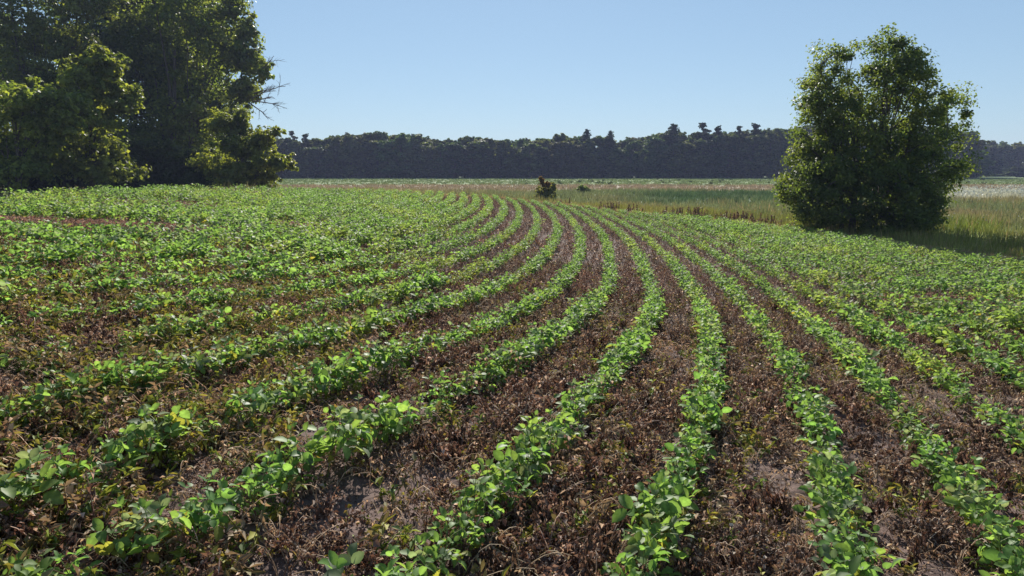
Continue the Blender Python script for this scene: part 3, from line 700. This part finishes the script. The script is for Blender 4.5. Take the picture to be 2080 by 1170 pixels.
for k, (px, w, h, d, lab) in enumerate(((-40, 110, 95, 64, 'dark shrub thicket at the far left under the drooping tree'), (90, 95, 80, 69, 'dark shrub thicket under the tallest tree'), (215, 95, 85, 70, 'dark shrub thicket under the leaning tree'),
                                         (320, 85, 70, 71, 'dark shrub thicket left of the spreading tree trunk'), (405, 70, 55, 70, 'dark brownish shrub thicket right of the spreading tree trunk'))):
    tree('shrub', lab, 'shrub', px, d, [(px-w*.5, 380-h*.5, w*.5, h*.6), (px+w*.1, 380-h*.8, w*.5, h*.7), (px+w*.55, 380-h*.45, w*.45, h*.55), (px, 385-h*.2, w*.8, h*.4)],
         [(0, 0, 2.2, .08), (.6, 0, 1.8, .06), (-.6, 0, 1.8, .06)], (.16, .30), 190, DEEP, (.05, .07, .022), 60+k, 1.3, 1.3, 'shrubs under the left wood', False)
# bare dead bough sticking out of the spreading tree
def dead_bough():
    root = [o for o in bpy.data.objects if o.name == 'spreading_tree'][0]; r = np.random.default_rng(5); g = Geo(); D = 89
    def br(a, b, rad, lvl):
        t = np.linspace(0, 1, 7); p = a+(b-a)*t[:, None]; L = np.linalg.norm(b-a)
        p += np.cumsum(r.normal(0, .03*L, (7, 3)), 0)*t[:, None]
        tube(g, p, np.linspace(rad, rad*.35, 7), (.1, .1, .1), 4)
        if lvl:
            for k in range(5 if lvl > 1 else 4):
                f = r.uniform(.3, 1); s = p[int(f*6)]; d = (b-a)/L
                d = d+r.normal(0, .55, 3); d /= np.linalg.norm(d); br(s, s+d*L*r.uniform(.3, .55), rad*.45, lvl-1)
    O = np.array(root.location)
    for a, b in (((505, 208), (548, 238)), ((512, 205), (572, 212)), ((512, 200), (560, 178)), ((515, 190), (575, 165)), ((525, 150), (556, 112)), ((520, 205), (552, 192))):
        br(at(*a, D)-O, at(*b, D)-O, .085, 2)
    tag(g.build('dead_bough', M_BARK, root), 'leafless grey bough at the right side')
dead_bough()

# two lone bushes in the meadow
def bush(name, label, px, dist, lobes, seed, c0, c1, tipc=None):
    r = np.random.default_rng(seed); bx = (px-1040)/F*dist; base = np.array([bx, dist, gz(bx, dist)])
    L = px_lobes([(l[0], l[1], l[2]*1.12, l[3]*1.12) for l in lobes], dist, r, .35); root = empty(name, base); g = Geo()
    for l, src in zip(L, lobes):
        a, b = (src[4], src[5]) if len(src) > 4 else (c0, c1)
        fill_lobes(g, [(l[0]-base[0], l[1]-base[1], l[2]-base[2])+tuple(l[3:])], .09, .19, 52, a, b, r, .7)
    t = Geo()
    for l in L:
        c = np.array(l[:3])-base; tube(t, [(c[0]*.1, c[1]*.1, -.1), c*.5+[0, 0, .05], c], [.05, .035, .015], (.1, .1, .1), 5)
    t.build('stem', M_BARK, root); g.build('crown', M_TREE, root); tag(root, label, 'bush')
RED0, RED1 = (.14, .08, .05), (.20, .125, .07)
bush('lone_bush', 'dark bush with a reddish top at the far end of the crop', 1111, 64, [
    (1112, 392, 17, 14), (1119, 384, 12, 12), (1103, 390, 12, 13), (1110, 399, 19, 8), (1108, 376, 9, 6, RED0, RED1), (1113, 374, 6, 5, RED0, RED1), (1101, 368, 5, 6, RED0, RED1), (1099, 363, 3.2, 3.2, RED0, RED1), (1124, 378, 5, 6), (1096, 399, 8, 8)], 71, (.11, .125, .055), (.20, .20, .085))
bush('low_bush', 'low grey green bush in the tan meadow grass right of reddish bush', 1183, 86, [
    (1177, 385, 9, 6), (1188, 384, 9, 6), (1183, 381, 9, 5), (1195, 387, 5, 3)], 72, (.085, .135, .065), (.14, .19, .09))

# dark dry weed stalks along the field edge
def stalk_proto(r):
    g = Geo()
    for k in range(int(r.integers(3, 7))):
        x, y = r.normal(0, .25, 2); h = r.uniform(.3, .75); l = r.normal(0, .08, 2); z = np.linspace(0, 1, 5)
        p = np.stack([x+l[0]*z, y+l[1]*z, h*z], 1); c = np.array([.16, .112, .075])*r.uniform(.6, 1.3)
        tube(g, p, [.010, .009, .014, .02, .006], c, 4); tube(g, [(0, 0, .02), (x*.5, y*.5, .06), (x, y, .0)], .012, c, 4)
        n = 26; f = r.uniform(.4, 1, n)[:, None]; pos = p[0]+(p[-1]-p[0])*f+r.normal(0, .03, (n, 3)); nr = r.normal(0, 1, (n, 3)); nr /= np.linalg.norm(nr, axis=1, keepdims=True)
        leaf_cloud(g, pos, nr, r.uniform(.04, .09, n), np.broadcast_to(c, (n, 3)), r)
    return g.mesh('weed_stalks', M_DEAD)
sp_ = [stalk_proto(np.random.default_rng(80+k)) for k in range(5)]
for k, px in enumerate((1140, 1150, 1154, 1228, 1234, 1240, 1246, 1252, 1279, 1283, 1349, 1354, 1359, 1364, 1369, 1374, 1386, 1390, 1398, 1405, 1412, 1420, 1425, 1454, 1460, 1467, 1474, 1482, 1489, 1497, 1505, 1512, 1520, 1528, 1536, 1560, 1572)):
    u = (px-1040)/F; e = float(np.interp(u, EU, EY))+rng.uniform(.8, 2.6); x = u*e
    o = link('weed_clump', sp_[k % 5], None, (x, e, gz(x, e)-.03)); o.rotation_euler = (0, 0, rng.uniform(0, 6.3)); o.scale = (1, 1, rng.uniform(.55, 1.15))
    tag(o, 'clump of dark brown dry weed stalks on the grassy bank along the crop edge', 'weeds', 'dry weed clumps along the crop edge')
# dark volunteer plants dotted over the far green field
def dot_proto(r):
    g = Geo(); n = 60; o = r.normal(0, .3, (n, 3)); o[:, 2] = abs(o[:, 2])*1.2+.15; nr = r.normal(0, 1, (n, 3)); nr /= np.linalg.norm(nr, axis=1, keepdims=True)
    leaf_cloud(g, o, nr, r.uniform(.15, .3, n), np.array([.014, .026, .012])*r.uniform(.7, 1.3, (n, 1)), r); tube(g, [(0, 0, -.1), (0, 0, .6)], [.03, .02], (.06, .05, .03), 4)
    return g.mesh('field_weed', M_WOOD)
dp = [dot_proto(np.random.default_rng(180+k)) for k in range(3)]
for k in range(64):
    u = rng.uniform(.02, .40) if k < 56 else rng.uniform(.62, .75); y = rng.uniform(138, 225); x = u*y
    o = link('field_weed', dp[k % 3], None, (x, y, gz(x, y))); o.scale = (rng.uniform(.35, .8),)*3; o.rotation_euler = (0, 0, rng.uniform(0, 6.3))
    tag(o, 'small dark weed dotting the green field in front of the far wood', 'weed', 'weeds dotting the far field')

# ---------------------------------------------------------------- meadow grass
def grass():
    G = Geo(); Wf = Geo(); r = np.random.default_rng(400)
    def blades(g, x, y, n, h0, h1, w0, cols, spread):
        m = len(x)*n; X = np.repeat(x, n)+r.normal(0, spread, m); Y = np.repeat(y, n)+r.normal(0, spread, m); Z = ground_z(X, Y)
        h = r.uniform(h0, h1, m); a = r.uniform(0, 2*pi, m); w = w0*r.uniform(.6, 1.4, m); lx, ly = r.normal(0, .22, (2, m))*h
        bx, by = np.cos(a)*w, np.sin(a)*w
        v = np.stack([np.stack([X-bx, Y-by, Z], 1), np.stack([X+bx, Y+by, Z], 1), np.stack([X+bx*.8+lx*.45, Y+by*.8+ly*.45, Z+h*.6], 1), np.stack([X-bx*.8+lx*.45, Y-by*.8+ly*.45, Z+h*.6], 1), np.stack([X+lx, Y+ly, Z+h], 1)], 1)
        o = np.arange(m)[:, None]*5
        c = np.repeat(cols, n, 0)*r.uniform(.7, 1.35, (m, 1))
        g.add(v.reshape(-1, 3), np.repeat(c, 5, 0), o+np.array([[0, 1, 2, 3]]), o+np.array([[3, 2, 4]]))
    for y0, y1, dens, n, h0, h1, w0 in ((19, 34, 11, 6, .2, .5, .010), (34, 58, 8, 6, .25, .62, .016), (58, 95, 2.6, 6, .25, .6, .03), (95, 136, .9, 6, .2, .42, .05), (136, 243, .34, 6, .15, .3, .09)):
        N = int((y1-y0)*.82*(y0+y1)*dens); y = np.sqrt(r.uniform(y0*y0, y1*y1, N)); x = r.uniform(-.82, .82, N)*y
        e = edge_y(x, y); k = (y-e > .9+1.6*r.random(N)**2) & ((x/y > -.42) | (y > 45)); x, y = x[k], y[k]; e = e[k]
        c = meadow_col(x, y); q = r.random(len(x)); c = np.where(((q < .10) & (y < 60))[:, None], STRAW*.9, c)
        hs = fbm(x/4, y/4, 12, 2)
        for lo, hi, s in ((0, .45, .75), (.45, .55, 1.0), (.55, 1.01, 1.25)):
            kk = (hs >= lo) & (hs < hi); blades(G, x[kk], y[kk], n, h0*s, h1*s, w0, c[kk], .12+.0012*y0)
        # short straw right at the crop edge
    e_u = r.uniform(-.1, .8, 9000); ey = np.interp(e_u, EU, EY)+r.uniform(.1, 2.2, 9000)
    blades(G, e_u*ey, ey, 4, .08, .25, .012, np.broadcast_to(STRAW*1.0, (9000, 3)), .1)
    tag(G.build('meadow_grass', M_GRASS), 'tall mixed tan and green meadow grass beyond the crop', 'grass', kind='stuff')
    n = 1000; u = r.uniform(.585, .80, n); y = r.uniform(68, 103, n); _k = fbm(u*y/4, y/6, 66, 3) > .44; u = u[_k]; y = y[_k]; n = len(u); x = u*y; z = ground_z(x, y)
    for k in range(5):
        P = np.stack([x+r.normal(0, .35, n), y+r.normal(0, .35, n), z+r.uniform(.45, .8, n)], 1); nr = r.normal(0, .5, (n, 3))+[0, -.3, 1]; nr /= np.linalg.norm(nr, axis=1, keepdims=True)
        leaf_cloud(Wf, P, nr, r.uniform(.10, .24, n), np.array([.52, .54, .48])*r.uniform(.7, 1.1, (n, 1)), r, 0)
    n = 70; u = r.uniform(.6, .8, n); y = r.uniform(28, 60, n); x = u*y; P = np.stack([x, y, ground_z(x, y)+r.uniform(.7, 1.0, n)], 1); nr = r.normal(0, .4, (n, 3))+[0, -.3, 1]; nr /= np.linalg.norm(nr, axis=1, keepdims=True)
    leaf_cloud(Wf, P, nr, r.uniform(.06, .12, n), np.full((n, 3), .45), r, 0)
    tag(Wf.build('white_flowers', M_GRASS), 'band of whitish wildflowers in the meadow right of the round tree', 'wildflowers', kind='stuff')
grass()

# ---------------------------------------------------------------- the far wood: single trees standing close together
def far_tree_mesh(seed, kind):
    r = np.random.default_rng(seed); g = Geo(); t = Geo(); H = 16.0
    if kind == 'pine':
        tube(t, [(0, 0, -.3), (.1, 0, 8), (0, .1, 18.5)], [.35, .25, .08], (.1, .1, .1), 6)
        for k in range(64):
            f = r.random(); z = lerp(8.0, 18.2, f); w = lerp(4.6, 1.0, f**1.3)*r.uniform(.45, 1.15); th = r.uniform(0, 2*pi)
            q = np.array([cos(th)*w, sin(th)*w, z+.14*w+r.uniform(-.2, .4)])
            fill_lobes(g, [(*q, .95, .95, .35, 1)], .3, .65, 16, (.022, .040, .022), (.045, .065, .034), r, .22)
            fill_lobes(g, [(*(q*[.5, .5, 1]), .6, .6, .3, 1)], .3, .6, 12, (.022, .040, .022), (.045, .065, .034), r, .2)
            tube(t, [(0, 0, z-.5), q], [.07, .03], (.1, .1, .1), 3)
        fill_lobes(g, [(0, 0, 18.4, .9, .9, .5, 1)], .3, .6, 20, (.022, .040, .022), (.045, .065, .034), r, .4)
    else:
        tube(t, [(0, 0, -.3), (.2, .1, 6), (-.1, .1, 12)], [.4, .3, .12], (.1, .1, .1), 6)
        lob = []
        for k in range(24):
            z = r.uniform(.8, 14.2); w = 4.0*math.sqrt(max(.15, 1-((z-6.5)/9.5)**2)); th = r.uniform(0, 2*pi); rad = w*r.uniform(.3, .9)
            s = r.uniform(1.3, 2.4); lob.append((cos(th)*rad, sin(th)*rad, z, s, s, s*.8, 1))
        lob.append((0, 0, 14.3, 1.9, 1.9, 1.5, 1)); lob.append((0, 0, 8, 2.5, 2.5, 3.5, 1))
        fill_lobes(g, lob, .45, .95, 26, (.045, .078, .034), (.12, .16, .065), r, .7)
        for l in lob: tube(t, [(0, 0, l[2]*.6), (l[0], l[1], l[2])], [.1, .04], (.1, .1, .1), 3)
    return g.mesh('far_crown', M_WOOD), t.mesh('far_trunk', M_BARK)
BL = [far_tree_mesh(1000+k, 'b') for k in range(7)]; PN = [far_tree_mesh(1100+k, 'pine') for k in range(3)]
def far_tree(px, dist, h, meshes, name, label, cat, group, wide=1.0, hm=16.0):
    x = (px-1040)/F*dist; o = empty(name, (x, dist, gz(x, dist))); o.rotation_euler = (rng.normal(0, .035), rng.normal(0, .035), rng.uniform(0, 6.3)); s = h/hm
    o.scale = (wide*(.55+.45*s),)*2+(s,)
    link('crown', meshes[0], o); link('trunk', meshes[1], o); tag(o, label, cat, group)
TOPX = [480, 560, 600, 640, 680, 730, 780, 840, 880, 905, 930, 960, 1000, 1050, 1100, 1150, 1210, 1260, 1310, 1340, 1380, 1440, 1500, 1540, 1580, 1620, 1700, 1960]
TOPY = [276, 276, 278, 281, 273, 269, 268, 266, 272, 283, 279, 274, 279, 280, 276, 272, 277, 279, 274, 267, 266, 264, 263, 263, 258, 252, 250, 262]
for row, (d, step, drop, lab) in enumerate(((247, 27, 13, 'rounded broadleaf tree in the front of the dark far wood'), (254, 27, 3, 'rounded broadleaf tree in the far wood, its crown on the skyline'), (262, 30, 4, 'broadleaf tree deep in the far wood behind the front trees'), (272, 30, 8, 'broadleaf tree at the back of the far wood'), (281, 27, 38, 'low bushy tree filling the back of the far wood'))):
    px = 500+row*13
    while px < 1965:
        p = px+rng.uniform(-8, 8); ty = np.interp(p, TOPX, TOPY)+drop+rng.uniform(-4, 6)*(1+1.3*(row == 0))
        base_y = 345+(CAM_Z-MEADOW)/d*F; h = (base_y-ty)/F*d
        far_tree(p, d+rng.uniform(-2, 2), h, BL[int(rng.integers(6))], 'wood_tree', lab, 'tree', 'broadleaf trees of the far wood', rng.uniform(.9, 1.45) if row < 4 else 1.7); px += step
for px, ty, w, lab in ((1186, 264, .75, 'left of the two small dark pines above the middle of far wood'), (1233, 267, .7, 'right of the two small dark pines above the middle of far wood'),
                    (1357, 254, 1.0, 'left of two big dark pines rising from the wood right of centre'), (1413, 252, 1.05, 'right of two big dark pines rising from the wood right of centre'),
                    (603, 268, .75, 'flat topped pine above the left end of the far wood'), (622, 273, .65, 'smaller flat topped pine just right of the flat topped pine at left'), (1449, 259, .7, 'thin loose topped tree just right of the two big dark pines'),
                    (1485, 258, .8, 'loose topped tree second right of the two big dark pines'), (1528, 254, .8, 'loose topped tree close to the round tree on the skyline')):
    d = 251; h = (345+(CAM_Z-MEADOW)/d*F-ty)/F*d
    far_tree(px, d, h, PN[int(rng.integers(3))], 'pine_tree', lab, 'pine tree', 'pines above the far wood', w, 19.0)
for row, (d, step, drop) in enumerate(((330, 22, 6), (340, 26, 0))):
    px = 1880+row*10
    while px < 2200:
        ty = np.interp(px, [1900, 1960, 2000, 2040, 2080, 2200], [262, 283, 289, 290, 294, 300])+drop+rng.uniform(-3, 4); h = (345+3.0/d*F-ty)/F*d
        far_tree(px+rng.uniform(-6, 6), d, h, BL[int(rng.integers(6))], 'wood_tree', 'hazy blue tree in the far wood at the right edge', 'tree', 'trees of the wood at the right edge', rng.uniform(1, 1.25)); px += step
for px, d, h in ((2052, 285, 3.6), (2072, 282, 4.2), (2092, 284, 4)):
    far_tree(px, d, h, BL[px % 6], 'shrub', 'pale green rounded shrub before the hazy wood at right edge', 'shrub', 'pale shrubs at the right edge', 2.2)
